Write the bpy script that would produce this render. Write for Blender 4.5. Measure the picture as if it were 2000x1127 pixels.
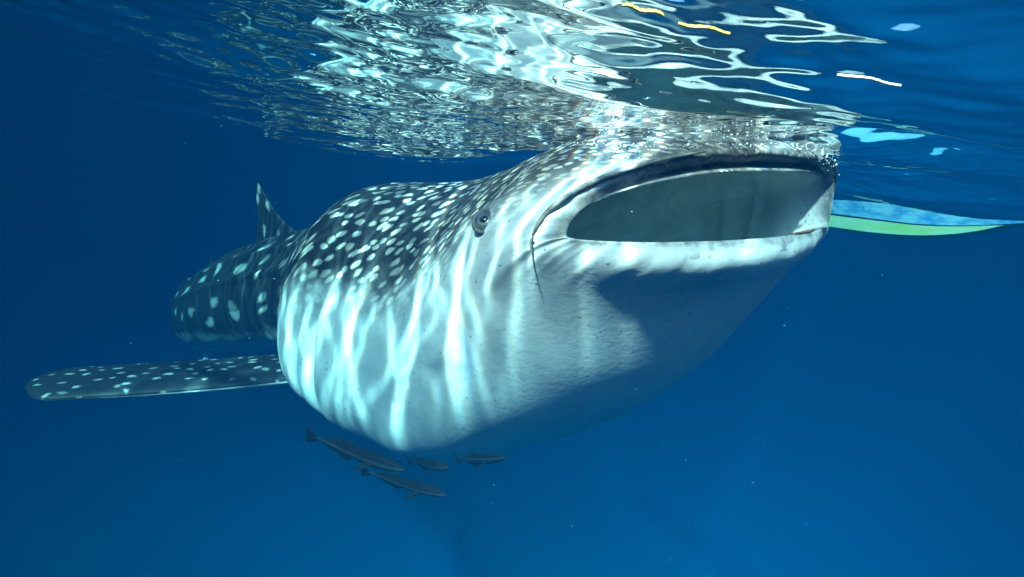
import bpy, bmesh, math, random
import numpy as np
from mathutils import Vector, Matrix
random.seed(7); RNG=np.random.default_rng(11)
for o in list(bpy.data.objects): bpy.data.objects.remove(o)
SC=bpy.context.scene; COL=SC.collection

# ================= camera, world, sun, exposure =================
CAM_Z=-0.24; PITCH=math.radians(12.5); ROLL=math.radians(7.7)
_r0=Vector((1,0,0)); _u0=Vector((0,math.sin(PITCH),math.cos(PITCH))); _f=Vector((0,math.cos(PITCH),-math.sin(PITCH)))
_r=_r0*math.cos(ROLL)+_u0*math.sin(ROLL); _u=-_r0*math.sin(ROLL)+_u0*math.cos(ROLL)
cam_data=bpy.data.cameras.new('camera'); cam=bpy.data.objects.new('camera',cam_data); COL.objects.link(cam)
m=Matrix((( _r.x,_u.x,-_f.x,0),(_r.y,_u.y,-_f.y,0),(_r.z,_u.z,-_f.z,CAM_Z),(0,0,0,1)))
cam.matrix_world=m
cam_data.sensor_width=36; cam_data.lens=18; cam_data.clip_start=0.01; cam_data.clip_end=400
SC.camera=cam

SUN_DIR=Vector((-0.26,-0.585,0.768)).normalized()      # towards the sun (its direction under water)
world=bpy.data.worlds.new('World'); SC.world=world; world.use_nodes=True
wn=world.node_tree; wn.nodes.clear()
wo=wn.nodes.new('ShaderNodeOutputWorld'); wb=wn.nodes.new('ShaderNodeBackground'); ws=wn.nodes.new('ShaderNodeTexSky')
ws.sky_type='NISHITA'; ws.sun_disc=False
ws.sun_elevation=math.asin(SUN_DIR.z); ws.sun_rotation=math.atan2(SUN_DIR.x,SUN_DIR.y)
wb.inputs['Strength'].default_value=0.15
wn.links.new(ws.outputs[0],wb.inputs[0]); wn.links.new(wb.outputs[0],wo.inputs[0])
sd_=bpy.data.lights.new('sun','SUN'); sd_.energy=5.0; sd_.angle=math.radians(1.8); sd_.color=(1.0,0.90,0.76)
sun=bpy.data.objects.new('sun',sd_); COL.objects.link(sun)
sun.rotation_euler=SUN_DIR.to_track_quat('Z','Y').to_euler()
SC.view_settings.view_transform='Standard'; SC.view_settings.look='None'; SC.view_settings.gamma=1; SC.view_settings.exposure=1.38
SC.view_settings.use_curve_mapping=False
cy=SC.cycles
cy.use_denoising=True; cy.max_bounces=8; cy.diffuse_bounces=2; cy.glossy_bounces=4; cy.transmission_bounces=4; cy.volume_bounces=1
cy.transparent_max_bounces=12; cy.sample_clamp_indirect=3.0; cy.use_adaptive_sampling=True; cy.adaptive_threshold=0.015
cy.caustics_reflective=False; cy.caustics_refractive=False

# ================= helpers =================
def link(o,parent=None):
    COL.objects.link(o)
    if parent is not None: o.parent=parent
    return o
def tag(o,label=None,cat=None,group=None,kind=None):
    if label: o['label']=label
    if cat: o['category']=cat
    if group: o['group']=group
    if kind: o['kind']=kind
    return o
def empty(name,loc=(0,0,0),rot=None,parent=None):
    o=bpy.data.objects.new(name,None); o.location=loc
    if rot is not None: o.rotation_euler=rot
    return link(o,parent)
def mesh_obj(name,verts,faces,mat,parent=None,smooth=True):
    me=bpy.data.meshes.new(name); me.from_pydata([tuple(map(float,v)) for v in verts],[],[tuple(map(int,f)) for f in faces])
    if smooth: me.shade_smooth()
    me.update()
    if mat: me.materials.append(mat)
    return link(bpy.data.objects.new(name,me),parent)
def grid_faces(n,m,wrap=True):
    i,j=np.meshgrid(np.arange(n-1),np.arange(m if wrap else m-1),indexing='ij')
    a=i*m+j; b=i*m+(j+1)%m; c=(i+1)*m+(j+1)%m; d=(i+1)*m+j
    return np.stack([a,b,c,d],-1).reshape(-1,4)
def fast_mesh(name,verts,quads,mat,smooth=True):
    me=bpy.data.meshes.new(name); n=len(verts); q=len(quads)
    me.vertices.add(n); me.vertices.foreach_set('co',np.asarray(verts,np.float32).ravel())
    me.loops.add(q*4); me.loops.foreach_set('vertex_index',np.asarray(quads,np.int32).ravel())
    me.polygons.add(q); me.polygons.foreach_set('loop_start',np.arange(0,q*4,4,dtype=np.int32))
    me.update(calc_edges=True)
    if smooth: me.shade_smooth()
    if mat: me.materials.append(mat)
    return me
def set_attr(me,name,vals):
    a=me.attributes.new(name,'FLOAT','POINT'); a.data.foreach_set('value',np.asarray(vals,np.float32).ravel())

class NT:
    """small wrapper for building node trees"""
    def __init__(s,name):
        s.m=bpy.data.materials.new(name); s.m.use_nodes=True; s.t=s.m.node_tree; s.t.nodes.clear()
        s.out=s.t.nodes.new('ShaderNodeOutputMaterial')
    def n(s,kind,props=None,**ins):
        nd=s.t.nodes.new('ShaderNode'+kind)
        for k,v in (props or {}).items(): setattr(nd,k,v)
        for k,v in ins.items():
            k=k.replace('_',' '); sock=nd.inputs[int(k[2:])] if k.startswith('in') and k[2:].isdigit() else nd.inputs[k]
            s.set(sock,v)
        return nd
    def set(s,sock,v):
        if isinstance(v,bpy.types.NodeSocket): s.t.links.new(v,sock)
        elif isinstance(v,bpy.types.Node): s.t.links.new(v.outputs[0],sock)
        else:
            if isinstance(v,(tuple,list)) and len(v)==3 and sock.type=='RGBA': v=(*v,1)
            sock.default_value=v
    def math(s,op,a,b=0.0,c=0.0,clamp=False):
        nd=s.t.nodes.new('ShaderNodeMath'); nd.operation=op; nd.use_clamp=clamp
        for k,v in zip(range(3),(a,b,c)): s.set(nd.inputs[k],v)
        return nd.outputs[0]
    def vmath(s,op,a,b):
        nd=s.t.nodes.new('ShaderNodeVectorMath'); nd.operation=op; s.set(nd.inputs[0],a); s.set(nd.inputs[1],b); return nd.outputs[0]
    def mix(s,f,a,b,blend='MIX'):
        nd=s.t.nodes.new('ShaderNodeMix'); nd.data_type='RGBA'; nd.blend_type=blend; nd.clamp_factor=True
        s.set(nd.inputs[0],f); s.set(nd.inputs[6],a); s.set(nd.inputs[7],b); return nd.outputs[2]
    def smooth(s,v,a,b,lo=0.0,hi=1.0):
        nd=s.t.nodes.new('ShaderNodeMapRange'); nd.interpolation_type='SMOOTHSTEP'
        for k,x in zip(range(5),(v,a,b,lo,hi)): s.set(nd.inputs[k],x)
        return nd.outputs[0]
    def noise(s,vec,scale,detail=3,rough=0.5,dist=0.0,dim='3D'):
        nd=s.n('TexNoise',{'noise_dimensions':dim},Scale=scale,Detail=detail,Roughness=rough,Distortion=dist); s.set(nd.inputs['Vector'],vec); return nd.outputs[0]
    def voro(s,vec,scale,feature='F1',rand=1.0,dim='3D',out='Distance'):
        nd=s.n('TexVoronoi',{'voronoi_dimensions':dim,'feature':feature},Scale=scale,Randomness=rand); s.set(nd.inputs['Vector'],vec); return nd.outputs[out]
    def attr(s,name,out='Fac'): return s.n('Attribute',{'attribute_name':name}).outputs[out]
    def mapping(s,vec,loc=(0,0,0),rot=(0,0,0),scale=(1,1,1)):
        nd=s.n('Mapping',None,Location=loc,Rotation=rot,Scale=scale); s.set(nd.inputs['Vector'],vec); return nd.outputs[0]
    def obj(s): return s.n('TexCoord').outputs['Object']
    def bump(s,h,strength,dist):
        return s.n('Bump',None,Height=h,Strength=strength,Distance=dist).outputs[0]
    def principled(s,col,rough=0.5,normal=None,spec=0.3,**k):
        b=s.n('BsdfPrincipled'); s.set(b.inputs['Base Color'],col); s.set(b.inputs['Roughness'],rough); s.set(b.inputs['Specular IOR Level'],spec)
        if normal is not None: s.set(b.inputs['Normal'],normal)
        s.t.links.new(b.outputs[0],s.out.inputs['Surface']); return s.m

# ================= the sea: surface, bed, water body =================
def smoothstep(a,b,x):
    t=np.clip((x-a)/(b-a),0,1); return t*t*(3-2*t)
_W=[]     # wave trains: kx, ky, phase, amplitude, wavelength
for lam0,lam1,n,slope,mean,spread in ((1.3,3.2,7,0.075,84,24),(0.45,1.1,14,0.085,84,24),(0.16,0.40,26,0.080,86,30),(0.045,0.13,44,0.105,86,32)):
    for k in range(n):
        lam=math.exp(RNG.uniform(math.log(lam0),math.log(lam1))); a=math.radians(RNG.normal(mean,spread))
        kk=2*math.pi/lam; _W.append((kk*math.cos(a),kk*math.sin(a),RNG.uniform(0,6.283),slope/kk*RNG.uniform(0.6,1.3)*math.sqrt(2.0/n),lam))
def stir(x,y):      # the feeding shark stirs the water round its head; wind ripples come in patches
    near=np.exp(-((x+0.1)**2/1.7**2+(y-1.8)**2/1.7**2))
    px=x+0.25*np.sin(2.1*y+1.0); py=y+0.2*np.sin(1.7*x)
    patch=0.5+0.5*np.sin(2.3*px+1.3*py)*np.sin(3.1*py-1.1*px+0.7)
    return near,patch
def sea_height(x,y,dx=0.01):
    near,patch=stir(x,y)
    side=1+0.95*smoothstep(0.45,1.2,x)*(1-smoothstep(6,12,x))+0.7*smoothstep(1.3,2.2,-x)*(1-smoothstep(6,12,-x))      # open water to the right of the shark is rougher
    h=np.zeros_like(x)
    for kx,ky,ph,am,lam in _W:
        w=side if lam>1.2 else ((0.5+0.5*near)*side if lam>0.42 else ((0.35+0.75*near+0.45*(side-1))*(0.45+0.8*patch) if lam>0.15 else (0.30+0.85*near+0.3*(side-1))*(0.30+0.8*patch)))
        p=kx*x+ky*y+ph
        h+=am*w*smoothstep(3.0,6.0,lam/dx)*(np.sin(p)+0.18*np.cos(2*p))
    h-=0.26*np.exp(-((x+1.0)**2/1.6**2+(y-3.4)**2/1.5**2))      # trough of the swell over the shark's back
    h+=0.02*np.exp(-((x-0.7)**2/0.5**2+(y-1.7)**2/0.4**2))
    d=np.sqrt(x**2+y**2); h*=1-0.75*np.exp(-(d/0.5)**2)
    return h
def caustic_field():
    """Caustic light to tint the surface: bend a sheet of rays through separate ripples, binned at depth."""
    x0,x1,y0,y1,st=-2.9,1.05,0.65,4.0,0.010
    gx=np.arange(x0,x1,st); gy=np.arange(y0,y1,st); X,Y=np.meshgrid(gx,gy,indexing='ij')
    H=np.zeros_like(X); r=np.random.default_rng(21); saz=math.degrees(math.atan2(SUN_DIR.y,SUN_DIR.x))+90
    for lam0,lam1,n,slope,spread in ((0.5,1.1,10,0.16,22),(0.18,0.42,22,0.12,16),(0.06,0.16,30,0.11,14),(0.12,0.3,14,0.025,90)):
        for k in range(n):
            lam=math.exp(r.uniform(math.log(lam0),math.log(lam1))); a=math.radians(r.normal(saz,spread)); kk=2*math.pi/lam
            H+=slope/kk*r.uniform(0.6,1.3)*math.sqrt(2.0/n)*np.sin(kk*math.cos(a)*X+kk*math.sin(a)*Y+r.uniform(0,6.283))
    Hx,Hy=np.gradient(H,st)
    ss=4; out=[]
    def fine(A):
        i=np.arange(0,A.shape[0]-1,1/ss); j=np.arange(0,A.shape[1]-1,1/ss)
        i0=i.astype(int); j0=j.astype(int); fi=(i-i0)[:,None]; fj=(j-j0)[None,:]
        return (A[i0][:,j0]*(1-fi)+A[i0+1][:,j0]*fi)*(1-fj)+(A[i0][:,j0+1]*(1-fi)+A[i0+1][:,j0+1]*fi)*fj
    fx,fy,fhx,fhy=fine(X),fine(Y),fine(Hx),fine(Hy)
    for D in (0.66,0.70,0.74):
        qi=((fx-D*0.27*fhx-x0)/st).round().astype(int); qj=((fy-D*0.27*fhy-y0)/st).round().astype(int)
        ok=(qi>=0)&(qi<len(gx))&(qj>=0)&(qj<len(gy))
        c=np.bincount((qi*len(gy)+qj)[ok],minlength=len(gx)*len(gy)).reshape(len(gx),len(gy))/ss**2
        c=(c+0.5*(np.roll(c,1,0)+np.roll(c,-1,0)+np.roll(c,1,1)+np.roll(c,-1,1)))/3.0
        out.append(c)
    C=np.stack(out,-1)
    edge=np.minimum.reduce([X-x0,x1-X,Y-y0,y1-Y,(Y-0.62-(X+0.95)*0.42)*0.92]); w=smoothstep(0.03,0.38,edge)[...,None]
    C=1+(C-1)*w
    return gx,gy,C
def axis(lo,hi,d,far,g=1.05):
    out=[]; x=0.0; s=d
    while x<far: s*=g; x+=s; out.append(x)
    out=np.array(out); return np.concatenate([lo-out[::-1],np.arange(lo,hi,d),hi+out])
def build_sea():
    ax=axis(-2.2,2.6,0.0085,72); ay=axis(0.45,3.5,0.0085,72)
    X,Y=np.meshgrid(ax,ay,indexing='ij')
    dx=np.maximum(np.gradient(ax)[:,None],np.gradient(ay)[None,:])
    Z=sea_height(X,Y,dx)
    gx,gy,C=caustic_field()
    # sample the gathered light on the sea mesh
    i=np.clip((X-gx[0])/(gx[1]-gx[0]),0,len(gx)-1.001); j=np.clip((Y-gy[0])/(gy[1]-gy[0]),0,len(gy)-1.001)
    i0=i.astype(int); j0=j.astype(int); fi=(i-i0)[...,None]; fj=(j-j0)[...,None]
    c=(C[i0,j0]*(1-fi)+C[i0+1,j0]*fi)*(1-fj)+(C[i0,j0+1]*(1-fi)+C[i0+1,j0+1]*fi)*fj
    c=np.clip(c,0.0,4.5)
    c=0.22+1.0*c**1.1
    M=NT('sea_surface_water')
    tp=M.n('BsdfTransparent'); M.set(tp.inputs['Color'],M.attr('gathered_light','Color'))  # caustic streaks put into the transmission colour, filtering the sun
    gl=M.n('BsdfGlossy',None,Color=(0.98,0.99,1.0),Roughness=0.0); fr=M.n('Fresnel',None,IOR=1.15)
    mx=M.n('MixShader',None,in0=fr.outputs[0],in1=tp.outputs[0],in2=gl.outputs[0])
    M.t.links.new(mx.outputs[0],M.out.inputs['Surface'])
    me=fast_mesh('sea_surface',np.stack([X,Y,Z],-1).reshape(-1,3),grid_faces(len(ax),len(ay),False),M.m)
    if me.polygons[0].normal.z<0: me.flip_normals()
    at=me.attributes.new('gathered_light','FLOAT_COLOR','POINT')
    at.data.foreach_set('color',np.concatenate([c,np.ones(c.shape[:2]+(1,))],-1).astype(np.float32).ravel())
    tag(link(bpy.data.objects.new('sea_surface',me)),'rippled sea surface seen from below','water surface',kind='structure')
build_sea()

def build_bed():
    n=140; t=np.linspace(-1,1,n); X,Y=np.meshgrid(75*np.sign(t)*np.abs(t)**1.5,75*np.sign(t)*np.abs(t)**1.5+8,indexing='ij')
    Z=-11+0.25*np.sin(X*0.31+1.0)*np.cos(Y*0.27)+0.25*np.sin(X*0.12-Y*0.17)+RNG.normal(0,0.02,X.shape)
    M=NT('pale_sand'); co=M.obj()
    a=M.noise(co,0.35,4,0.55); b=M.noise(co,6,4,0.6)
    col=M.mix(M.smooth(a,0.38,0.62),(0.66,0.74,0.66),(0.58,0.66,0.60)); col=M.mix(M.math('MULTIPLY',b,0.4),col,(0.6,0.65,0.56))
    M.principled(col,0.9,M.bump(b,0.5,0.05),0.1)
    me=fast_mesh('seabed',np.stack([X,Y,Z],-1).reshape(-1,3),grid_faces(n,n,False),M.m)
    if me.polygons[0].normal.z<0: me.flip_normals()
    tag(link(bpy.data.objects.new('seabed',me)),'pale sandy seabed far below','seabed',kind='structure')
build_bed()

def build_haze():
    M=NT('blue_water_volume')
    v=M.n('VolumePrincipled')
    v.inputs['Color'].default_value=(0.00022,0.0126,0.0343,1); v.inputs['Absorption Color'].default_value=(0.0342,0.4509,0.5586,1)
    v.inputs['Density'].default_value=0.460; v.inputs['Anisotropy'].default_value=-0.5
    M.t.links.new(v.outputs[0],M.out.inputs['Volume'])
    x0,x1,y0,y1,z0,z1=-72,72,-64,80,-13,0.7
    V=[(x,y,z) for z in (z0,z1) for y in (y0,y1) for x in (x0,x1)]
    F=[(0,2,3,1),(4,5,7,6),(0,1,5,4),(2,6,7,3),(0,4,6,2),(1,3,7,5)]
    tag(mesh_obj('haze',V,F,M.m,smooth=False),'clear blue sea water filling the view','water',kind='stuff')
build_haze()

# ================= the whale shark =================
# ---------- shark body: rings along a bent spine (s metres from the mouth) ----------
#        s     x      y     zt     zb     zc     w     nt   nb   bulge lean
RINGS=[( 0.00, 0.69, 1.86,-0.105,-0.352,-0.332, 0.625,2.5, 3.0, 0.10,-0.03),
       ( 0.03, 0.675, 1.87,-0.085,-0.382,-0.342,0.655,2.5, 2.9, 0.155,-0.02),
       ( 0.07, 0.65, 1.89,-0.062,-0.436,-0.362,0.678,2.5, 2.9, 0.19,-0.015),
       ( 0.13, 0.61, 1.93,-0.035,-0.545,-0.41, 0.685,2.4, 3.2, 0.175, 0.0),
       ( 0.35, 0.48, 2.10,-0.000,-1.00,-0.58, 0.690,2.4, 3.0, 0.14, 0.0),
       ( 0.70, 0.28, 2.38,-0.06, -1.45,-0.95, 0.70,2.3, 3.1, 0.095, 0.0),
       ( 1.10, 0.03, 2.68,-0.20, -1.77,-1.22, 0.720,2.3, 3.0, 0.03, 0.0),
       ( 1.50,-0.27, 2.94,-0.31, -1.86,-1.30, 0.770,2.3, 2.6, 0.0, 0.0),
       ( 1.85,-0.56, 3.16,-0.36, -1.90,-1.33, 0.790,2.4, 2.4, 0.0, 0.0),
       ( 2.12,-0.80, 3.33,-0.41, -1.84,-1.34, 0.770,2.4, 2.3, 0.0, 0.0),
       ( 2.36,-1.02, 3.50,-0.57, -1.78,-1.30, 0.620,2.2, 2.1, 0.0, 0.0),
       ( 2.60,-1.24, 3.68,-0.72, -1.78,-1.22, 0.500,2.0, 2.1, 0.0, 0.0),
       ( 3.00,-1.60, 3.96,-0.86, -1.86,-1.34, 0.48,2.0, 2.1, 0.0, 0.0),
       ( 3.60,-2.12, 4.32,-1.08, -2.06,-1.57, 0.48,2.0, 2.1, 0.0, 0.0),
       ( 4.30,-2.70, 4.76,-1.40, -2.32,-1.86, 0.44,2.0, 2.0, 0.0, 0.0),
       ( 5.00,-3.20, 5.28,-1.72, -2.52,-2.12, 0.36,2.0, 2.0, 0.0, 0.0),
       ( 5.70,-3.50, 5.92,-1.98, -2.60,-2.28, 0.26,2.0, 2.0, 0.0, 0.0),
       ( 6.40,-3.60, 6.65,-2.16, -2.58,-2.36, 0.15,2.0, 2.0, 0.0, 0.0),
       ( 7.00,-3.56, 7.30,-2.28, -2.52,-2.40, 0.07,2.0, 2.0, 0.0, 0.0)]
RA=np.array(RINGS); YAW0=math.radians(-15)
def hermite(xs,ys,x):
    # monotone-ish cubic (finite-difference tangents), columns of ys interpolated at x
    x=np.atleast_1d(x); i=np.clip(np.searchsorted(xs,x,side='right')-1,0,len(xs)-2)
    m=np.gradient(ys,xs,axis=0)
    h=(xs[i+1]-xs[i])[:,None]; t=((x-xs[i])/(xs[i+1]-xs[i]))[:,None]
    return ((2*t**3-3*t**2+1)*ys[i]+(t**3-2*t**2+t)*h*m[i]+(-2*t**3+3*t**2)*ys[i+1]+(t**3-t**2)*h*m[i+1])
def spine(s): return hermite(RA[:,0],RA[:,1:],s)
def frame(s):
    e=0.30; a=spine(np.clip(s-e,0,7))[:,:2]; b=spine(np.clip(s+e,0,7))[:,:2]
    f=a-b; f/=np.linalg.norm(f,axis=1,keepdims=True)      # forward, to the mouth
    yaw=YAW0*np.exp(-(np.asarray(s)/0.75)**2)
    f=np.stack([f[:,0]*np.cos(yaw)-f[:,1]*np.sin(yaw),f[:,0]*np.sin(yaw)+f[:,1]*np.cos(yaw)],1)
    side=np.stack([f[:,1],-f[:,0]],1)                      # the shark's right side
    return f,side
def ring_points(s,th,scale=1.0):
    """s (n,), th (m,) -> (n,m,3); th 0 = right side, pi/2 = top"""
    p=spine(s); f,sd=frame(s)
    x,y,zt,zb,zc,w,nt,nb,bu,ln=[p[:,k][:,None] for k in range(10)]
    c=np.cos(th)[None,:]; sn=np.sin(th)[None,:]
    hw=np.exp(-(np.asarray(s)/0.6)**2)[:,None]
    n=np.where(sn>=0,nt+np.where(c<0,1.6,-0.55)*hw,nb)
    lx=np.sign(c)*np.abs(c)**(2/n); lz=np.sign(sn)*np.abs(sn)**(2/n)
    hz=np.where(sn>=0,zt-zc,zc-zb)
    lat=w*lx*scale
    fwd=bu*(1-lx**2)+ln*lz
    X=x+sd[:,0][:,None]*lat+f[:,0][:,None]*fwd
    Y=y+sd[:,1][:,None]*lat+f[:,1][:,None]*fwd
    Z=zc+hz*lz*scale-0.068*hw*lx+0*X
    return np.stack([X,Y,Z],-1)

# ---------- skin ----------
def skin_material(name,mouth=False):
    M=NT(name); co=M.obj()
    u=M.attr('spot_u'); v=M.attr('spot_v'); dv=M.attr('dv'); sp=M.attr('along'); ins=M.attr('inside')
    uv=M.n('CombineXYZ',None,X=u,Y=v,Z=0.0).outputs[0]
    wob=M.n('TexNoise',{'noise_dimensions':'2D'},Scale=0.7,Detail=2.0); M.set(wob.inputs['Vector'],uv)
    uvw=M.vmath('ADD',uv,M.vmath('MULTIPLY',M.vmath('SUBTRACT',wob.outputs['Color'],(0.5,0.5,0.5)),(0.7,0.7,0)))
    head=M.smooth(sp,2.0,2.7,1.0,0.0)
    # pale spots in rough rows
    vn=M.n('TexVoronoi',{'voronoi_dimensions':'2D','feature':'F1'},Scale=1.0,Randomness=0.8); M.set(vn.inputs['Vector'],M.mapping(uvw,scale=(0.75,1.15,1)))
    d=vn.outputs['Distance']; vary=M.smooth(M.n('SeparateColor',None,Color=vn.outputs['Color']).outputs[1],0.0,0.8,0.45,1.0)
    edge=M.math('ADD',M.math('MULTIPLY',M.noise(uv,9,2,0.6,0,'2D'),0.16),-0.08)
    rad=M.math('ADD',M.math('ADD',M.math('MULTIPLY',head,0.13),0.06),M.math('MULTIPLY',M.noise(M.mapping(uv,loc=(9,4,0)),0.9,1,0.5,0,'2D'),0.17))
    spot=M.smooth(M.math('SUBTRACT',M.math('ADD',d,edge),rad),-0.09,0.09,1.0,0.0)
    # thin pale bars between the rows on the trunk
    bar=M.math('ABSOLUTE',M.math('SUBTRACT',M.math('FRACT',M.math('MULTIPLY',M.n('SeparateXYZ',None,Vector=uvw).outputs[0],1.0)),0.5))
    bars=M.math('MULTIPLY',M.smooth(bar,0.0,0.07,0.22,0.0),M.smooth(sp,2.92,3.05))
    blot=M.noise(co,3.2,4,0.6); fine=M.noise(co,38,4,0.65)
    brown=M.mix(fine,(0.030,0.026,0.024),(0.085,0.076,0.068))
    dark=M.mix(fine,(0.007,0.010,0.013),(0.026,0.026,0.028))
    dark=M.mix(M.smooth(sp,0.2,1.5,0.85,0.0),dark,brown)
    pale=M.mix(blot,(0.52,0.50,0.44),(0.38,0.37,0.34))
    dorsal=M.mix(M.math('MAXIMUM',M.math('MULTIPLY',spot,vary),M.math('MULTIPLY',bars,0.5)),dark,pale)
    vent=M.mix(M.smooth(blot,0.35,0.7),(0.80,0.81,0.79),(0.62,0.65,0.65))
    vent=M.mix(M.math('MULTIPLY',M.smooth(fine,0.45,0.75),0.35),vent,(0.40,0.43,0.44))
    # small dark specks sprinkled on the pale flank
    sv=M.n('TexVoronoi',{'voronoi_dimensions':'3D','feature':'F1'},Scale=24.0,Randomness=1.0); M.set(sv.inputs['Vector'],M.mapping(co,scale=(1,1,1.5)))
    pick=M.math('GREATER_THAN',M.n('SeparateColor',None,Color=sv.outputs['Color']).outputs[0],0.80)
    speck=M.math('MULTIPLY',M.smooth(sv.outputs['Distance'],0.09,0.18,1.0,0.0),pick)
    sv2=M.n('TexVoronoi',{'voronoi_dimensions':'3D','feature':'F1'},Scale=60.0,Randomness=1.0); M.set(sv2.inputs['Vector'],co)
    pk2=M.math('MULTIPLY',M.math('GREATER_THAN',M.n('SeparateColor',None,Color=sv2.outputs['Color']).outputs[0],0.72),M.smooth(M.noise(co,2.3,3,0.6),0.42,0.6))
    speck=M.math('MAXIMUM',speck,M.math('MULTIPLY',M.smooth(sv2.outputs['Distance'],0.12,0.25,0.7,0.0),pk2))
    vent=M.mix(M.math('MULTIPLY',speck,0.75),vent,(0.06,0.08,0.09))
    # line between the dark back and the pale underside
    lim=M.attr('limit')
    bd=M.math('ADD',M.math('SUBTRACT',dv,lim),M.math('ADD',M.math('MULTIPLY',M.noise(co,5,4,0.6),0.16),-0.08))
    hb=M.smooth(sp,0.3,1.6,0.13,0.07); ft=M.smooth(bd,M.math('MULTIPLY',hb,-1.0),hb)
    col=M.mix(ft,dorsal,vent)
    # paler, blotched grey round the snout
    sn=M.smooth(sp,0.05,0.40,0.45,0.0)
    snout=M.mix(M.smooth(M.noise(co,7,5,0.65),0.35,0.65),(0.07,0.072,0.08),(0.42,0.40,0.36))
    col=M.mix(M.math('MULTIPLY',sn,M.math('SUBTRACT',1.0,ft)),col,snout)
    # lips darker at the rim, lining of the mouth grey
    rim=M.attr('rim')
    col=M.mix(M.math('MULTIPLY',rim,0.9),col,M.mix(M.smooth(M.noise(co,16,5,0.65),0.35,0.68),(0.05,0.055,0.065),(0.34,0.34,0.33)))
    lin=M.mix(M.smooth(M.noise(co,5,5,0.65,0.8),0.32,0.68),(0.48,0.54,0.53),(0.74,0.77,0.74))
    col=M.mix(ins,col,lin)
    h=M.math('ADD',M.math('MULTIPLY',fine,0.6),M.math('MULTIPLY',blot,0.8))
    M.principled(col,0.55,M.bump(h,0.14,0.02),0.25)
    return M.m
SKIN=skin_material('whale_shark_skin')
def body_limit(s): return np.interp(s,[0,0.3,0.9,1.6,2.0,2.2,2.45,3.2,4.5,7],[0.29,0.39,0.41,0.41,0.43,0.48,0.68,0.74,0.70,0.64])
def spacing(s): return np.interp(s,[0,0.4,1.0,2.0,2.4,3.2,7],[0.032,0.040,0.058,0.085,0.13,0.25,0.25])

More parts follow.
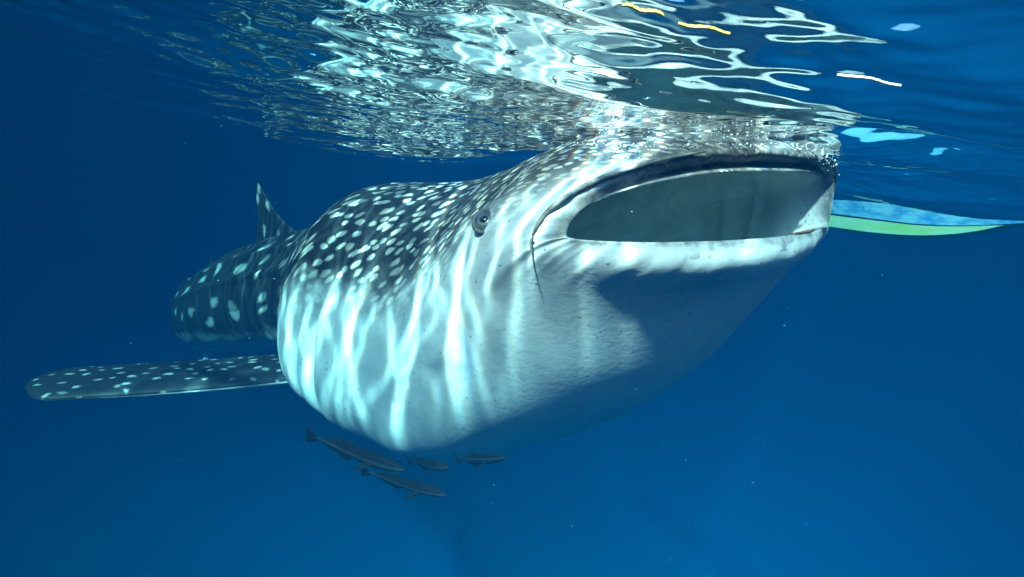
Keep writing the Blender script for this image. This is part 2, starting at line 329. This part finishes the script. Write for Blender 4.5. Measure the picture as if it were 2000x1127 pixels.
SHARK=empty('whale_shark',(0.0,2.4,-1.9))
tag(SHARK,'huge spotted whale shark feeding at the surface with its wide mouth open','shark')
SHOFF=np.array(SHARK.location)
def build_body():
    nth=176
    th=np.linspace(0,2*np.pi,nth,endpoint=False)-np.pi/2            # starts under the belly
    so=np.concatenate([np.linspace(0,0.2,22)[:-1],np.linspace(0.2,1.3,60)[:-1],np.linspace(1.3,2.45,130)[:-1],np.linspace(2.45,7.0,120)])
    P=ring_points(so,th)
    c=np.stack([spine(so)[:,0],spine(so)[:,1],spine(so)[:,4]],-1)[:,None,:]
    rad=P-c; rl=np.linalg.norm(rad,axis=-1,keepdims=True); rn=rad/np.maximum(rl,1e-6)
    S=so[:,None]; T=((th+np.pi)%(2*np.pi)-np.pi)[None,:]            # -pi..pi, 0 right side
    Tm=np.where(np.abs(T)>np.pi/2,np.sign(T)*(np.pi-np.abs(T)),T)    # mirrored to the right half
    disp=np.zeros((len(so),nth))
    for k in range(5):                                               # five gill slits
        s0=1.50+0.145*k+0.0*Tm
        s0=s0+0.10*(Tm+0.05)**2
        g=np.exp(-((S-s0)/0.016)**2); flap=np.exp(-((S-s0+0.05)/0.045)**2)
        ext=smoothstep(-0.75,-0.55,Tm)*(1-smoothstep(0.25,0.45,Tm))
        disp+=ext*(-0.012*g+0.004*flap)
    for t0,am in ((1.12,0.022),(0.72,0.026),(0.30,0.020)):             # long ridges of the trunk
        disp+=am*np.exp(-((Tm-t0)/0.06)**2)*smoothstep(1.9,2.8,S)*(1-smoothstep(5.5,6.8,S))
    disp+=0.012*np.exp(-((Tm+0.12)/0.10)**2)*(1-smoothstep(0.3,0.8,S))*smoothstep(0.03,0.12,S)
    disp+=0.006*np.sin(S*9+2*Tm)*np.sin(T*5+S*3)*smoothstep(0.1,0.5,S)
    # wrinkled, nicked lips
    lipw=np.exp(-((S-0.05)/0.06)**2); disp+=lipw*(0.0035*np.sin(T*47+3*np.sin(T*9))+0.0045*np.sin(T*23+2*np.sin(T*5.3)+1.0)+0.004*np.sin(T*11+0.5))
    # socket round the eye
    for sgn in (1,-1):
        Td=Tm-EYE_T; m=(np.cos(T)*sgn>0)
        r=np.sqrt(((S-EYE_S)/0.075)**2+((Td)/0.13)**2)
        disp+=m*(0.026*np.exp(-(r/1.5)**2)-0.012*np.exp(-(r/0.5)**2))
        r2=np.sqrt(((S-SPI_S)/0.04)**2+((Tm-SPI_T)/0.04)**2); disp+=m*(-0.03*np.exp(-r2**2)+0.012*np.exp(-(r2/2.2)**2))
    P=P+rn*disp[...,None]
    # inside of the mouth
    si=np.array([0.0,0.008,0.025,0.05,0.09,0.15,0.24,0.34,0.46,0.58,0.70,0.80,0.88,0.91]); sc=np.array([0.985,0.955,0.925,0.90,0.885,0.875,0.87,0.865,0.85,0.80,0.70,0.52,0.28,0.04])
    s2=np.concatenate([si[:6],np.linspace(0.17,0.86,70),[0.89,0.91]]); sc=np.interp(s2,si,sc); si=s2
    sc=sc-0.035*np.clip(np.sin((si-0.26)*2*np.pi/0.135),0,1)**1.5*smoothstep(0.24,0.32,si)*(1-smoothstep(0.7,0.84,si))*0.35   # gill arches
    Q=np.stack([ring_points(np.array([a]),th,b)[0] for a,b in zip(si,sc)])
    # fleshy lips: thickest at the far corner and along the upper jaw
    f_,sd_q=frame(si); rr=smoothstep(0.0,0.07,si)*(1-0.6*smoothstep(0.12,0.4,si))
    fc=np.clip(-np.cos(th),0,1)**3; up_=np.clip(np.sin(th),0,1)**1.5
    Q[...,:2]+=(rr[:,None]*fc[None,:]*0.075)[...,None]*sd_q[:,None,:]
    Q[...,2]-=rr[:,None]*up_[None,:]*0.035
    A=np.concatenate([Q[::-1],P],0); n=len(A)
    f=grid_faces(n,nth,True)
    verts=A.reshape(-1,3)-SHOFF
    me=fast_mesh('body',verts,f,SKIN)
    ni=len(si)
    sall=np.concatenate([si[::-1],so]); inside=np.concatenate([np.array([smoothstep(0.04,0.17,x) for x in si[::-1]]),np.zeros(len(so))])
    rim=np.exp(-(np.concatenate([si[::-1]*0.6,so])/0.035)**2)
    # arc length from the back line
    arc=np.zeros((n,nth)); top=nth//2
    seg=np.linalg.norm(np.diff(np.concatenate([A,A[:,:1]],1),axis=1),axis=-1)
    for j in range(top+1,nth): arc[:,j]=arc[:,j-1]+seg[:,j-1]
    for j in range(top-1,-1,-1): arc[:,j]=arc[:,j+1]-seg[:,j]
    half=np.where(np.arange(nth)[None,:]>=top,arc[:,-1:]+1e-6,-arc[:,:1]+1e-6)
    dv=np.abs(arc)/half
    ug=np.concatenate([[0],np.cumsum(np.diff(np.linspace(0,7,1401))/spacing(np.linspace(0,7,1400)))]); U=np.interp(sall,np.linspace(0,7,1401),ug)
    set_attr(me,'spot_u',np.repeat(U[:,None],nth,1)); set_attr(me,'spot_v',arc/spacing(sall)[:,None])
    set_attr(me,'dv',dv); set_attr(me,'along',np.repeat(sall[:,None],nth,1)); set_attr(me,'inside',np.repeat(inside[:,None],nth,1))
    set_attr(me,'rim',np.repeat(rim[:,None],nth,1)); set_attr(me,'limit',np.repeat(body_limit(sall)[:,None],nth,1))
    o=link(bpy.data.objects.new('body',me),SHARK)
    bm=bmesh.new(); bm.from_mesh(me); bmesh.ops.recalc_face_normals(bm,faces=bm.faces); bm.to_mesh(me); bm.free()
    return o
def surf(s,t):
    """point, outward normal and along-body axis on the skin"""
    e=0.02; p=lambda a,b: ring_points(np.array([a]),np.array([b]))[0,0]
    P=p(s,t); du=p(s-e,t)-p(s+e,t); dt=p(s,t+e)-p(s,t-e)
    nn=np.cross(du,dt); c=np.array([spine(np.array([s]))[0,0],spine(np.array([s]))[0,1],spine(np.array([s]))[0,4]])
    if nn@(P-c)<0: nn=-nn
    return P,nn/np.linalg.norm(nn),du/np.linalg.norm(du)
EYE_S,EYE_T=0.385,0.385
SPI_S,SPI_T=1.10,0.66
build_body()

def loft_fin(name,root,span,chord,normal,stations,mat,limit_top,parent,ns=40,nc=36,spot=0.14,curve=0.0):
    """stations: (t, lead, trail, thick) along the span; lead/trail are chordwise metres (chord points backwards)"""
    st=np.array(stations); t=np.linspace(0,1,ns)**0.9; sp_=np.linalg.norm(span); sdir=span/sp_
    q=hermite(st[:,0],st[:,1:],t)
    a=np.linspace(0,2*np.pi,nc,endpoint=False)
    x=(1-np.cos(a))/2; yy=np.sin(a)*np.sqrt(np.clip(x,0,1))*0+np.where(a<=np.pi,1,-1)*(1.4845*np.sqrt(x)-0.63*x-1.758*x**2+1.4215*x**3-0.5075*x**4)*1.0
    V=[];A={'spot_u':[],'spot_v':[],'dv':[],'along':[],'inside':[],'rim':[],'limit':[]}
    for k in range(ns):
        le,tr,thk=q[k]
        for j in range(nc):
            ch=le+(tr-le)*x[j]
            V.append(root+sdir*sp_*t[k]+chord*ch+normal*(thk*yy[j]+curve*t[k]**2))
            A['spot_u'].append(sp_*t[k]/spot); A['spot_v'].append(ch/spot+ (7.3 if yy[j]<0 else 0)); A['dv'].append(x[j] if limit_top is None else ((0.42*math.exp(-(x[j]/0.06)**2)*math.exp(-(t[k]/0.7)**2)) if yy[j]>0.002 else ((0.46+0.25*math.exp(-(t[k]/0.5)**2)) if limit_top else 0.0)))
            A['along'].append(2.9); A['inside'].append(0); A['rim'].append(0); A['limit'].append(0.5 if limit_top is not None else 2.0)
    f=[tuple(r) for r in grid_faces(ns,nc,True)]; f.append(tuple(range((ns-1)*nc,ns*nc)))
    o=mesh_obj(name,np.array(V)-SHOFF,f,mat,parent)
    for k,vv in A.items(): set_attr(o.data,k,vv)
    bm=bmesh.new(); bm.from_mesh(o.data); bmesh.ops.recalc_face_normals(bm,faces=bm.faces); bm.to_mesh(o.data); bm.free()
    return o
def nrm(v): v=np.asarray(v,float); return v/np.linalg.norm(v)
def build_fins():
    up=np.array([0,0,1.])
    # first dorsal fin
    for nm,s,h,ch,lab in (('dorsal_fin',3.55,0.52,0.74,None),('second_dorsal_fin',5.05,0.26,0.36,None)):
        P,nn,du=surf(s,np.pi/2); back=-du
        loft_fin(nm if nm=='dorsal_fin' else 'dorsal_fin',P-nn*0.09,nrm(up*0.93+back*0.36)*(h+0.09),back,nrm(np.cross(nn,back)),
            [(0,-ch*0.75,ch*0.55,0.055),(0.25,-ch*0.42,ch*0.36,0.040),(0.55,-ch*0.16,ch*0.22,0.026),(0.85,ch*0.0,ch*0.17,0.014),(1.0,ch*0.08,ch*0.12,0.004)],SKIN,None,SHARK,spot=0.2)
    # pectoral fins
    for sgn in (1,-1):
        t=-0.42 if sgn>0 else np.pi+0.42
        P,nn,du=surf(2.16,t)
        f,sd=frame(np.array([2.16])); sd=np.array([sd[0,0],sd[0,1],0])*sgn; bk=-np.array([f[0,0],f[0,1],0])
        tip=PEC_TIP if sgn>0 else None
        root=P-sd*0.24
        span=(tip-root) if sgn>0 else (sd*1.0+bk*0.75+up*-0.55)*1.25
        sdir=nrm(span); chord=nrm((PEC_CH if sgn>0 else bk*0.8-sd*0.5)); chord=nrm(chord-sdir*(chord@sdir)); nz=np.cross(sdir,chord); nz=nz if nz[2]>0 else -nz
        loft_fin('pectoral_fin',root,span,chord,nz,
            [(0,-0.15,0.20,0.085),(0.16,-0.17,0.21,0.085),(0.45,-0.19,0.19,0.076),(0.8,-0.18,0.17,0.060),(0.93,-0.155,0.155,0.046),(0.982,-0.075,0.10,0.028),(1.0,-0.02,0.06,0.008)],SKIN,True,SHARK,ns=64,nc=44,spot=0.085,curve=0.02)
    # pelvic fins and tail fin
    for sgn in (1,-1):
        t=-1.3 if sgn>0 else np.pi+1.3
        P,nn,du=surf(4.5,t); bk=-du
        loft_fin('pelvic_fin',P-nn*0.04,nrm(nn+bk*0.5)*0.34,bk,nrm(np.cross(nn,bk)),[(0,-0.14,0.16,0.022),(0.5,-0.07,0.13,0.014),(1,0.04,0.07,0.004)],SKIN,True,SHARK,ns=20,nc=20)
    P,nn,du=surf(6.85,np.pi/2); bk=-du; P=P-nn*0.1
    for sg,h,nm in ((1,1.15,'tail_fin'),(-1,0.6,'tail_fin')):
        loft_fin(nm,P-up*0.02*sg,nrm(up*0.8*sg+bk*0.65)*h,bk,nrm(np.cross(up,bk)),[(0,-0.16,0.30,0.03),(0.3,-0.11,0.2,0.024),(0.7,-0.06,0.12,0.015),(1,0.0,0.03,0.003)],SKIN,None,SHARK,ns=30,nc=20,spot=0.2)
PEC_TIP=np.array([-2.47,2.46,-1.67]); PEC_CH=np.array([0.1,1.0,0.12])
build_fins()

def ellipsoid(nu,nv,R,half=False):
    V=[];
    a0=0.0
    for i in range(nv+1):
        ph=math.pi*(i/nv)*(0.5 if half else 1)
        for j in range(nu): V.append((R[0]*math.sin(ph)*math.cos(2*math.pi*j/nu),R[1]*math.sin(ph)*math.sin(2*math.pi*j/nu),R[2]*math.cos(ph)))
    return np.array(V),grid_faces(nv+1,nu,True)
def simple(name,c1,c2,scale,rough=0.5,spec=0.4,bump=0.0):
    M=NT(name); co=M.obj(); n=M.noise(co,scale,4,0.6); M.principled(M.mix(M.smooth(n,0.3,0.7),c1,c2),rough,M.bump(n,bump,0.02) if bump else None,spec); return M.m
EYE_GREY=simple('eye_grey',(0.05,0.055,0.06),(0.13,0.13,0.13),40,0.25,0.5)
EYE_BLACK=simple('eye_black',(0.003,0.003,0.004),(0.008,0.008,0.01),20,0.1,0.6)
EYE_PALE=simple('eye_pale',(0.12,0.15,0.17),(0.22,0.25,0.26),30,0.3,0.5)
LIP_DARK=simple("lip_dark",(0.05,0.055,0.06),(0.20,0.20,0.19),18,0.5,0.3,0.3)
def build_eyes():
    for sgn in (1,-1):
        t=EYE_T if sgn>0 else np.pi-EYE_T
        P,n0,du=surf(EYE_S,t); nn=nrm(n0*0.75+du*0.62); P=P+n0*0.016; ax=nrm(du-nn*(du@nn)); bi=np.cross(nn,ax)
        if bi[2]<0: bi=-bi
        def place(V,c): return np.asarray(V)[:,:1]*ax+np.asarray(V)[:,1:2]*bi+np.asarray(V)[:,2:]*nn+c-SHOFF
        V,F=ellipsoid(32,14,(0.044,0.047,0.042),False); V[:,2]*=np.where(V[:,2]>0,0.6,1.0)
        eye=mesh_obj('eye',place(V,P-nn*0.004),F,EYE_GREY,SHARK)
        V,F=ellipsoid(24,8,(0.0155,0.0135,0.006),True); mesh_obj('pupil',place(V,P+nn*0.0185-bi*0.004),F,EYE_BLACK,eye)
        # pale crescent of the iris below the pupil, and the lid ring
        cr=[];
        for i in range(25):
            a=math.radians(200+140*i/24); w=0.0045*math.sin(math.pi*i/24)+0.0005
            for k in range(8):
                b=2*math.pi*k/8; r=0.026+w*math.cos(b); z=0.0165*math.sqrt(max(0,1-(r/0.042)**2))/0.8-0.004+0.0018*math.sin(b)+0.0035
                cr.append((r*math.cos(a),r*math.sin(a)*0.98,z))
        mesh_obj('iris',place(cr,P),grid_faces(25,8,True),EYE_PALE,eye)
        rg=[]
        for i in range(40):
            a=2*math.pi*i/40; w=0.0085
            for k in range(8):
                b=2*math.pi*k/8; rg.append(((0.046+w*math.cos(b))*math.cos(a)*0.96,(0.046+w*math.cos(b))*math.sin(a)*1.04,0.0065*math.sin(b)+0.001))
        f=[tuple(r) for r in grid_faces(40,8,True)]; f+=[(39*8+k,39*8+(k+1)%8,(k+1)%8,k) for k in range(8)]
        mesh_obj('eyelid',place(rg,P),f,LIP_DARK,eye)
build_eyes()
def tube(pts,rad,n=10):
    pts=np.asarray(pts,float); tg=np.gradient(pts,axis=0); V=[]
    for i,p in enumerate(pts):
        t=nrm(tg[i]); a=np.cross(t,[0.3,0.2,1.0]); a=nrm(a); b=np.cross(t,a); r=rad[i] if hasattr(rad,'__len__') else rad
        for k in range(n): V.append(p+r*(a*math.cos(2*math.pi*k/n)+b*math.sin(2*math.pi*k/n)))
    f=[tuple(q) for q in grid_faces(len(pts),n,True)]; f+=[tuple(range(n))[::-1],tuple(range((len(pts)-1)*n,len(pts)*n))]
    return np.array(V),f

# ---------- lips, barbel, tooth band, mouth lining ----------
GUM=simple('tooth_band_brown',(0.07,0.03,0.02),(0.26,0.12,0.07),30,0.6,0.2,0.5)
def build_mouth_parts():
    # fold of skin running from the near corner up along the upper lip
    for sgn in (1,-1):
        th=np.linspace(0.05,1.25,40); th=th if sgn>0 else np.pi-th
        p=ring_points(np.array([0.075]),th)[0]; f,sd=frame(np.array([0.075]))
        p=p+np.array([f[0,0],f[0,1],0])*0.012; r=0.009*np.sin(np.linspace(0.12,np.pi-0.05,40))**0.7+0.001
        V,F=tube(p,r,12); mesh_obj('lip_fold',V-SHOFF,F,LIP_DARK,SHARK)
        if sgn<0: continue
        # short barbel hanging at the corner of the mouth
        c=ring_points(np.array([0.06]),np.array([0.0 if sgn>0 else np.pi]))[0,0]; sdv=np.array([sd[0,0],sd[0,1],0])*sgn; fw=np.array([f[0,0],f[0,1],0])
        q=[c+sdv*0.012+fw*(0.004+0.040*u**1.6)+np.array([0,0,-0.045*u])+sdv*0.012*math.sin(u*2.5) for u in np.linspace(0,1,18)]
        V,F=tube(q,np.linspace(0.005,0.001,18),10); mesh_obj('barbel',V-SHOFF,F,LIP_DARK,SHARK)
    # brown band of tiny teeth on the far half of the lower jaw
    th=np.linspace(np.pi+0.90,np.pi+1.30,30)
    p=ring_points(np.array([0.0]),th,0.985)[0]+np.array([0,0,0.004])
    r=0.0055*np.sin(np.linspace(0.1,np.pi-0.1,30))**0.6*(1+0.25*np.sin(np.arange(30)*1.9))
    V,F=tube(p,r,10); mesh_obj('tooth_band',V-SHOFF,F,GUM,SHARK)
build_mouth_parts()

# ================= remoras =================
def remora_material():
    M=NT('remora_skin'); co=M.obj(); z=M.n('SeparateXYZ',None,Vector=co).outputs[2]
    n=M.noise(co,18,3,0.6); zz=M.math('ADD',z,M.math('MULTIPLY',M.math('SUBTRACT',n,0.5),0.02))
    col=M.mix(M.smooth(zz,-0.03,0.03),(0.010,0.012,0.015),(0.003,0.004,0.005))  # near-black: the shark's shade is put into the skin colour
    stripe=M.smooth(M.math('ABSOLUTE',M.math('ADD',zz,-0.006)),0.006,0.014,1.0,0.0)
    col=M.mix(M.math('MULTIPLY',stripe,0.8),col,(0.02,0.025,0.03))
    return M.principled(col,0.8,None,0.08)
REM=remora_material(); REMF=simple('remora_fin',(0.004,0.005,0.006),(0.010,0.012,0.014),30,0.8,0.05)  # fins and disc carry the same shade in their colour
REMD=simple('remora_disc',(0.006,0.007,0.008),(0.014,0.015,0.016),80,0.9,0.03,0.3)
def plate(name,outline,axis_o,axis_a,axis_b,thk,mat,parent):
    """thin fin from an outline, thicker in the middle"""
    o2=np.asarray(outline,float); c=o2.mean(0); nrmv=np.cross(axis_a,axis_b); n=len(o2); V=[]
    P=lambda q,h: np.asarray(axis_o)+np.asarray(axis_a)*q[0]+np.asarray(axis_b)*q[1]+nrmv*h
    for sg in (1,-1):
        for q in o2: V.append(P(q,0.12*thk*sg))
        for q in o2: V.append(P(c+(q-c)*0.55,0.8*thk*sg))
        V.append(P(c,thk*sg))
    F=[]; m=2*n+1
    for sg,b in ((0,0),(1,m)):
        for i in range(n):
            j=(i+1)%n; q=(b+i,b+j,b+n+j,b+n+i); t=(b+n+i,b+n+j,b+2*n)
            F+= [q,t] if sg==0 else [q[::-1],t[::-1]]
    for i in range(n): j=(i+1)%n; F.append((i,m+i,m+j,j))
    return mesh_obj(name,V,F,mat,parent)
def make_remora():
    root=empty('remora')
    x=np.array([0,0.03,0.10,0.2,0.32,0.45,0.58,0.70,0.82,0.90,0.965,1.0]); w=np.array([0.006,0.009,0.014,0.024,0.038,0.050,0.058,0.060,0.055,0.044,0.026,0.004])
    ht=np.array([0.016,0.017,0.020,0.030,0.045,0.055,0.058,0.052,0.040,0.028,0.014,0.002]); hb=np.array([0.016,0.017,0.020,0.032,0.050,0.062,0.066,0.062,0.052,0.038,0.020,0.003])
    xs=np.linspace(0,1,44); q=hermite(x,np.stack([w,ht,hb],1),xs); q=np.maximum(q,0.0015); a=np.linspace(0,2*np.pi,24,endpoint=False)
    V=np.array([[X,k[0]*math.cos(t),(k[1] if math.sin(t)>0 else k[2])*math.sin(t)] for X,k in zip(xs,q) for t in a])
    F=[tuple(r) for r in grid_faces(44,24,True)]+[tuple(range(24))[::-1],tuple(range(43*24,44*24))]
    mesh_obj('body',V,F,REM,root)
    X,Y,Z=np.array([1.,0,0]),np.array([0,1.,0]),np.array([0,0,1.])
    plate('tail_fin',[(0.03,0.016),(-0.04,0.05),(-0.13,0.085),(-0.12,0.03),(-0.115,0),(-0.12,-0.03),(-0.13,-0.085),(-0.04,-0.05),(0.03,-0.016)],(0,0,0),X,Z,0.004,REMF,root)
    plate('dorsal_fin',[(0.48,0.045),(0.44,0.075),(0.40,0.095),(0.30,0.075),(0.17,0.055),(0.12,0.02),(0.30,0.03)],(0,0,0),X,Z,0.004,REMF,root)
    plate('anal_fin',[(0.46,-0.05),(0.40,-0.095),(0.36,-0.115),(0.27,-0.08),(0.15,-0.055),(0.12,-0.02),(0.30,-0.035)],(0,0,0),X,Z,0.004,REMF,root)
    for sg in (1,-1):
        plate('pectoral_fin',[(0.72,0.0),(0.69,0.045),(0.62,0.10),(0.57,0.12),(0.56,0.09),(0.61,0.03),(0.645,0.0)],(0,0.048*sg,-0.005),X,np.array([0,0.75*sg,-0.55]),0.004,REMF,root)
        V,F=ellipsoid(14,6,(0.011,0.011,0.006),True); V=np.stack([V[:,0]+0.90,sg*(V[:,2]+0.041),V[:,1]+0.004],1); mesh_obj('eye',V,F,EYE_BLACK,root)
    # sucking disc on top of the head, with its cross ridges
    V,F=ellipsoid(28,6,(0.125,0.040,0.012),True); V[:,0]+=0.835; V[:,2]+=0.034-0.09*(V[:,0]-0.835); disc=mesh_obj('sucking_disc',V,F,REMD,root)
    for k in range(9):
        xx=0.745+0.0225*k; hw=0.036*math.sqrt(max(0.05,1-((xx-0.835)/0.125)**2))
        tp=[(xx-0.006*abs(u),hw*u,0.046-0.09*(xx-0.835)-0.006*u*u-0.022*((xx-0.835)/0.125)**2*0.4) for u in np.linspace(-0.9,0.9,7)]
        V2,F2=tube(tp,0.0035,6); mesh_obj('ridge',V2,F2,REMD,disc)
    return root
def copy_tree(o,parent=None):
    c=o.copy(); COL.objects.link(c); c.parent=parent
    for ch in o.children: copy_tree(ch,c)
    return c
REMS=[((-0.775,1.943,-1.41),(-0.309,1.743,-1.388),0.0,'long grey remora under the belly, closest to the spotted fin, with tail up'),
      ((-0.49,1.783,-1.436),(-0.134,1.639,-1.395),0.15,'lowest grey remora, swimming alone below the other fish'),
      ((-0.364,2.067,-1.542),(-0.152,1.795,-1.384),0.3,'small foreshortened remora just right of the long remora, close under the belly'),
      ((-0.148,2.074,-1.513),(0.065,1.81,-1.316),0.1,'rightmost grey remora, with one side fin pointing straight down')]
_proto=make_remora()
for k,(a,b,roll,lab) in enumerate(REMS):
    o=_proto if k==0 else copy_tree(_proto)
    a=Vector(a); b=Vector(b); d=b-a; L=d.length
    q=d.to_track_quat('X','Z'); o.rotation_mode='QUATERNION'
    from mathutils import Quaternion
    o.rotation_quaternion=q@Quaternion((1,0,0),roll); o.location=a+d*0.11; o.scale=(L/1.13,)*3
    tag(o,lab,'fish','remoras under the shark')

# ================= the outrigger boat =================
def paint(name,c1,c2,wear,scale):
    M=NT(name); co=M.obj(); n=M.noise(M.mapping(co,scale=(1,1,2.5)),scale,5,0.65); n2=M.noise(co,40,3,0.6)
    col=M.mix(M.smooth(n,0.35,0.65),c1,c2); col=M.mix(M.math('MULTIPLY',M.smooth(n2,0.62,0.72),0.5),col,wear)  # tone patches also paint in the rippling light on the hull
    return M.principled(col,0.5,M.bump(n2,0.2,0.01),0.3)
BLUEP=paint('blue_hull_paint',(0.06,0.34,0.70),(0.50,0.72,0.90),(0.55,0.6,0.62),7)
YELP=paint('yellow_hull_paint',(0.74,0.76,0.22),(0.84,0.85,0.55),(0.55,0.5,0.3),4)
WOOD=simple('bamboo_pale',(0.42,0.36,0.22),(0.60,0.52,0.34),12,0.6,0.2,0.3)
def build_boat():
    root=empty('outrigger_boat',(3.0,7.6,0.0)); tag(root,'blue and yellow wooden outrigger boat floating beyond the open mouth','boat')
    bow=np.array([4.66,4.48,0.0]); stern=np.array([1.9,8.6,0.0]); L=np.linalg.norm(bow-stern); ax=(bow-stern)/L; sd=np.array([ax[1],-ax[0],0]); up=np.array([0,0,1.])
    u=np.linspace(0,1,60)     # stern to bow
    tap=np.clip((1-u)/0.30,0,1)**0.62*np.clip(0.55+u*2.2,0,1)
    chine=-0.195+0.215*np.clip((u-0.78)/0.22,0,1)**1.7-0.02*(1-u); kt=np.clip((u-0.70)/0.22,0,1)**1.7; keel=-0.38*(1-kt)+(chine-0.003)*kt; top=0.34+0.30*np.clip((u-0.6)/0.4,0,1)**2
    keel=np.minimum(keel,chine-0.003)
    def strake(rows,name,mat,thick=None):
        V=[]
        for i in range(60):
            c=stern+ax*L*u[i]
            for r in rows(i): V.append(c+sd*r[0]+up*r[1]+ax*r[2])
        m=len(rows(0)); F=[tuple(r) for r in grid_faces(60,m,True)]+[tuple(range(m))[::-1],tuple(range(59*m,60*m))]
        return mesh_obj(name,np.array(V)-np.array(root.location),F,mat,root,smooth=False)
    bw=lambda i:0.40*tap[i]+0.008
    strake(lambda i:[(bw(i)*0.93,chine[i],0),(bw(i)*0.91,chine[i]*0.22+keel[i]*0.78,0),(bw(i)*0.55,keel[i]+0.012,0),(0,keel[i],0),(-bw(i)*0.55,keel[i]+0.012,0),(-bw(i)*0.91,chine[i]*0.22+keel[i]*0.78,0),(-bw(i)*0.93,chine[i],0)],'lower_hull',YELP)
    rake=lambda i,z:0.28*u[i]**8*(z+0.15)
    strake(lambda i:[(bw(i)*1.12,top[i],rake(i,top[i])),(bw(i)*1.06,0.05,rake(i,0.05)),(bw(i)*0.96,chine[i]+0.002,0),(-bw(i)*0.96,chine[i]+0.002,0),(-bw(i)*1.06,0.05,rake(i,0.05)),(-bw(i)*1.12,top[i],rake(i,top[i]))],'upper_hull',BLUEP)
    for sg in (1,-1):
        V,F=tube([stern+ax*(L*u[i]+rake(i,top[i]))+sd*sg*bw(i)*1.13+up*(top[i]+0.005) for i in range(60)],0.022,8); mesh_obj('gunwale',V-np.array(root.location),F,WOOD,root)
        fl=[stern+ax*L*t+sd*sg*2.2+up*(-0.02+0.25*max(0,t-0.86)**1.5*8) for t in np.linspace(0.1,0.98,40)]
        V,F=tube(fl,0.055,12); fo=mesh_obj('outrigger_float',V-np.array(root.location),F,WOOD,root)
        for t in (0.3,0.68):
            c=stern+ax*L*t; V,F=tube([c+sd*sg*k*2.2+up*(0.42+0.12*math.sin(k*3.1)-0.42*k**3) for k in np.linspace(0,1,20)],0.035,10); mesh_obj('outrigger_arm',V-np.array(root.location),F,WOOD,root)
build_boat()

# ================= strips added for refracted streaks of light =================
WHITE_STREAK=simple('white_streak',(0.70,0.70,0.72),(0.85,0.84,0.80),20,0.4,0.4); YELLOW_STREAK=simple('yellow_streak',(0.75,0.50,0.08),(0.85,0.66,0.20),20,0.4,0.4)  # streak colours for the added strips, no real plastic
def strip(name,c,ang,L,w,mat,label,seed):
    r=np.random.default_rng(seed); n=40; t=np.linspace(-0.5,0.5,n); d=np.array([math.cos(ang),math.sin(ang)]); e=np.array([-d[1],d[0]]); V=[]
    for k in range(n):
        off=0.003*math.sin(t[k]*9+seed); ww=w*(1-(2*t[k])**4)*(0.6+0.4*math.sin(t[k]*23+seed)**2)+0.0015
        x,y=c+d*L*t[k]+e*off; z=float(sea_height(np.array([x]),np.array([y]))[0])-0.0010
        for (a,h) in ((1,0),(0.5,0.0012),(-0.5,0.0012),(-1,0),(-0.5,-0.0012),(0.5,-0.0012)): V.append((x+e[0]*ww*a-c[0],y+e[1]*ww*a-c[1],z+h))
    F=[tuple(q) for q in grid_faces(n,6,True)]+[tuple(range(6))[::-1],tuple(range((n-1)*6,n*6))]
    o=mesh_obj(name,V,F,mat); o.location=(c[0],c[1],0); tag(o,label,'refracted streak','strips added for refracted streaks'); return o

strip('streak_strip',np.array([0.115,0.70]),0.12,0.055,0.0026,YELLOW_STREAK,'short strip added for a yellow refracted streak at the surface, left one of two at top centre',2)
strip('streak_strip',np.array([0.20,0.72]),0.05,0.07,0.0022,YELLOW_STREAK,'short strip added for a yellow refracted streak at the surface, right one of two at top centre',4)
strip('streak_strip',np.array([0.47,0.80]),-0.05,0.09,0.0030,WHITE_STREAK,'strip added for a white refracted streak at the surface, upper right',5)

# ================= bubbles, specks =================
def ico():
    bm=bmesh.new(); bmesh.ops.create_icosphere(bm,subdivisions=1,radius=1.0); V=np.array([v.co for v in bm.verts]); F=np.array([[v.index for v in f.verts] for f in bm.faces]); bm.free(); return V,F
def cloud(name,cent,rad,mat,label,cat):
    V0,F0=ico(); n=len(cent); V=(V0[None]*rad[:,None,None]*np.random.default_rng(3).uniform(0.7,1.2,(n,1,3))+cent[:,None]).reshape(-1,3); F=(F0[None]+(np.arange(n)*len(V0))[:,None,None]).reshape(-1,3)
    o=mesh_obj(name,V,F,mat); tag(o,label,cat,kind='stuff'); return o
FOAM=simple('foam_white',(0.72,0.74,0.76),(0.85,0.86,0.86),30,0.25,0.5)
SPECK=simple('plankton_pale',(0.55,0.58,0.55),(0.75,0.75,0.70),30,0.5,0.3)
def build_clouds():
    r=np.random.default_rng(5); C=[];R=[]
    for k in range(700):                       # bubbles along the waterline of the snout
        s=abs(r.normal(0.12,0.16))+0.02; t=r.uniform(0.75,2.5); p=ring_points(np.array([min(s,0.8)]),np.array([t]))[0,0]
        h=float(sea_height(np.array([p[0]]),np.array([p[1]]))[0])
        if p[2]<h-0.11: continue
        p=p+r.normal(0,0.016,3); p[2]=min(max(p[2]+0.01,h-0.05),h-0.004)-abs(r.normal(0,0.006)); C.append(p); R.append(min(0.0065,0.0016+r.exponential(0.0012)))
    cloud('bubbles',np.array(C),np.array(R),FOAM,'white bubbles along the waterline of the snout','bubbles')
    n=600; C=np.stack([r.uniform(-3.2,3.2,n),r.uniform(0.7,5.0,n),r.uniform(-2.6,-0.12,n)],1); C[:,0]*=C[:,1]/4
    cloud('plankton',C,0.0004+r.exponential(0.00022,n)*C[:,1]/2,SPECK,'pale plankton specks drifting in the water','plankton')
build_clouds()

bpy.context.view_layer.update()
